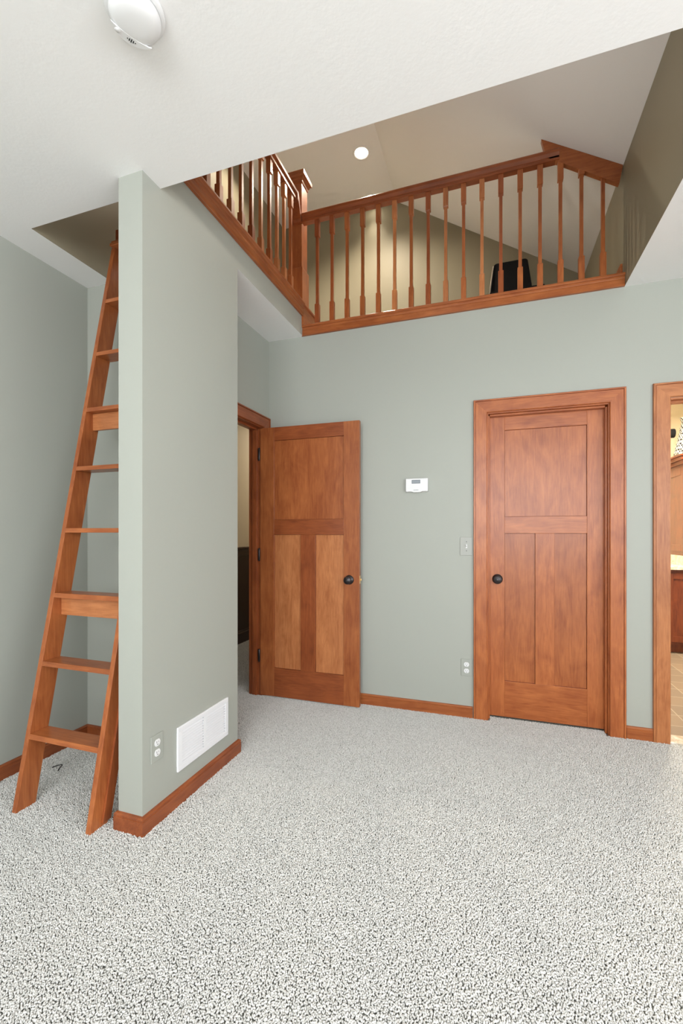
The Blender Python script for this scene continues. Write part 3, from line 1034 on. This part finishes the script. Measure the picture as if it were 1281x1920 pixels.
MB().box(1.28, 2.895, 5.38, 6.075, 0.863, 0.905, 0, 0.006).box(1.87, 2.895, 5.45, 6.075, 0.905, 1.005, 0, 0.004).build('countertop', M_MARBLE, label='pale veined marble bathroom countertop', cat='countertop')
t = thing('counter_cabinet', (2.1, 5.8, 0.905), 'wooden cabinet with crown standing on the bathroom counter', 'cabinet')
m = MB().box(1.885, 2.45, 5.46, 6.07, 1.006, 2.02)
m.build('body', W['cherry_z'], parent=t)
m = MB()
for ya in (5.462, 6.0):
    m.box(1.868, 1.8845, ya, ya + 0.065, 1.05, 1.93, 0, 0.002)
m.box(1.868, 1.8845, 5.527, 6.0, 1.05, 1.12, 0, 0.002).box(1.868, 1.8845, 5.527, 6.0, 1.85, 1.93, 0, 0.002)
m.box(1.876, 1.8845, 5.527, 6.0, 1.12, 1.85)
m.build('side_panel', W['cherry_z'], parent=t)
m = MB()
m.box(1.86, 2.47, 5.44, 6.072, 1.96, 2.0, 0, 0.004).box(1.835, 2.5, 5.415, 6.074, 2.0, 2.035, 0, 0.006).box(1.82, 2.52, 5.40, 6.075, 2.035, 2.055, 0, 0.004)
m.build('crown', W['cherry_y'], parent=t)
# gathered gingham shade standing on that cabinet
m = MB()
rings = []
for k, (z, rr_) in enumerate(((2.056, 0.150), (2.10, 0.142), (2.25, 0.112), (2.40, 0.085), (2.44, 0.088), (2.455, 0.100))):
    ring = []
    for j in range(60):
        a_ = 2 * PI * j / 60
        w_ = rr_ * (1 + 0.035 * math.sin(a_ * 15) + (0.03 * math.sin(a_ * 23) if k > 3 else 0))
        ring.append((1.975 + w_ * math.cos(a_), 5.56 + w_ * math.sin(a_), z))
    rings.append(ring)
m.rings(rings, smooth=True)
m.build('fabric_shade', M_GING, label='black and cream gingham gathered fabric shade on top of the bathroom cabinet', cat='shade')
t = thing('wall_light', (1.70, 5.6, 2.29), 'black cylindrical light fixture high in the bathroom behind the door casing', 'lamp')
m = MB()
m.lathe([(0, 0), (0.044, 0), (0.047, 0.004), (0.047, 0.236), (0.044, 0.24), (0, 0.24)], Matrix.Translation((1.565, 5.5, 2.285)) @ Matrix.Rotation(PI / 2, 4, 'Y'), 28)
m.build('shade', M_BLACK, parent=t)
MB().box(1.64, 1.68, 5.54, 6.079, 2.27, 2.30, 0, 0.003).build('arm', M_BLACK, parent=t)

# ------------------------------------------------------------------ carpet pile (stuff): short yarn tips
rng = np.random.default_rng(3)
sp = 0.0050
xs = np.arange(XL + 0.012, XR - 0.01, sp); ys = np.arange(0.55, 3.16, sp)
# coarser tufts over the rest of the room, outside the photographed part
cx_, cy_ = np.meshgrid(np.arange(XL + 0.012, XR - 0.01, 0.0088), np.arange(-1.2, 3.085, 0.0088))
cx_ = (cx_ + rng.uniform(-.5, .5, cx_.shape) * 0.0088).ravel(); cy_ = (cy_ + rng.uniform(-.5, .5, cy_.shape) * 0.0088).ravel()
gx_, gy_ = np.meshgrid(xs, ys)
px = (gx_ + rng.uniform(-0.5, 0.5, gx_.shape) * sp * 1.1).ravel(); py = (gy_ + rng.uniform(-0.5, 0.5, gy_.shape) * sp * 1.1).ravel()
hx = np.arange(-2.67, XREC - 0.0, sp * 1.3); hy = np.arange(2.2, 4.9, sp * 1.3)
a1, a2 = np.meshgrid(hx, hy)
px = np.concatenate([px, (a1 + rng.uniform(-.5, .5, a1.shape) * sp).ravel()]); py = np.concatenate([py, (a2 + rng.uniform(-.5, .5, a2.shape) * sp).ravel()])
th = math.radians(18.82)
dep = -px * math.sin(th) + py * math.cos(th); lat = px * math.cos(th) + py * math.sin(th)
keep = (dep > 0.95) & (np.abs(lat) < 0.80 * dep + 0.35)
inp = (px > SX0 - .013) & (px < SX1 + .013) & (py > SY0 - .013) & (py < SY1 + .013)
alc = (px < XREC - 0.0) & (py > YA - .012) & (py < 2.2)
alc |= (px > XL - .2) & (px < SX0) & (py > YA - .012) & (px > XREC) & (py < YA + .12)
bk = (py > YB - 0.012) & (px > XREC - 0.12)
bk &= ~((px > D2X0 + .02) & (px < D2X1 - .02) & (py < 3.166))
wl = (px > XREC - 0.12) & (px < XREC) & (py > 3.0)
hl = (px < XREC - 0.11) & (py < 2.2) & (py > YA - .012)
keep &= ~(inp | alc | bk | wl | hl)
px, py = px[keep], py[keep]
cd = -cx_ * math.sin(th) + cy_ * math.cos(th); cl = cx_ * math.cos(th) + cy_ * math.sin(th)
ck_ = ~((cd > 0.95) & (np.abs(cl) < 0.80 * cd + 0.35) & (cy_ > 0.55))
ck_ &= ~((cx_ > SX0 - .013) & (cx_ < SX1 + .013) & (cy_ > SY0 - .013)) & ~((cx_ < XREC) & (cy_ > YA - 0.012))
n_fine = len(px)
px = np.concatenate([px, cx_[ck_]]); py = np.concatenate([py, cy_[ck_]])
n = len(px)
me = bpy.data.meshes.new('carpet_pile')
me.vertices.add(n)
co = np.stack([px, py, rng.uniform(0.000, 0.0030, n)], 1).astype(np.float32)
me.vertices.foreach_set('co', co.ravel())
at = me.attributes.new('rot', 'FLOAT_VECTOR', 'POINT')
rot = np.stack([rng.uniform(0.1, 1.25, n), np.zeros(n), rng.uniform(0, 2 * PI, n)], 1).astype(np.float32)
at.data.foreach_set('vector', rot.ravel())
at = me.attributes.new('scl', 'FLOAT_VECTOR', 'POINT')
s0 = rng.uniform(0.8, 1.2, n) * np.where(np.arange(n) < n_fine, 1.0, 1.75)
scl = np.stack([s0 * 0.0025, s0 * 0.0025, rng.uniform(0.0034, 0.0052, n)], 1).astype(np.float32)
at.data.foreach_set('vector', scl.ravel())
me.materials.append(M_CARPET)
pile = bpy.data.objects.new('carpet_pile', me)
COL.objects.link(pile)
tag(pile, 'pale grey twisted yarn carpet pile covering the whole floor', 'carpet', kind='stuff')
ng = bpy.data.node_groups.new('carpet_tufts', 'GeometryNodeTree')
ng.interface.new_socket('Geometry', in_out='INPUT', socket_type='NodeSocketGeometry')
ng.interface.new_socket('Geometry', in_out='OUTPUT', socket_type='NodeSocketGeometry')
gi = ng.nodes.new('NodeGroupInput'); go = ng.nodes.new('NodeGroupOutput')
ico = ng.nodes.new('GeometryNodeMeshIcoSphere'); ico.inputs['Radius'].default_value = 1.0; ico.inputs['Subdivisions'].default_value = 2
ss = ng.nodes.new('GeometryNodeSetShadeSmooth')
sm = ng.nodes.new('GeometryNodeSetMaterial'); sm.inputs['Material'].default_value = M_CARPET
iop = ng.nodes.new('GeometryNodeInstanceOnPoints')
ar = ng.nodes.new('GeometryNodeInputNamedAttribute'); ar.data_type = 'FLOAT_VECTOR'; ar.inputs['Name'].default_value = 'rot'
asc = ng.nodes.new('GeometryNodeInputNamedAttribute'); asc.data_type = 'FLOAT_VECTOR'; asc.inputs['Name'].default_value = 'scl'
e2r = ng.nodes.new('FunctionNodeEulerToRotation')
lk = ng.links.new
lk(ico.outputs['Mesh'], ss.inputs['Geometry']); lk(ss.outputs['Geometry'], sm.inputs['Geometry'])
lk(gi.outputs[0], iop.inputs['Points']); lk(sm.outputs['Geometry'], iop.inputs['Instance'])
lk(ar.outputs['Attribute'], e2r.inputs['Euler']); lk(e2r.outputs['Rotation'], iop.inputs['Rotation'])
lk(asc.outputs['Attribute'], iop.inputs['Scale'])
lk(iop.outputs['Instances'], go.inputs[0])
md = pile.modifiers.new('tufts', 'NODES'); md.node_group = ng
print('carpet tufts', n)
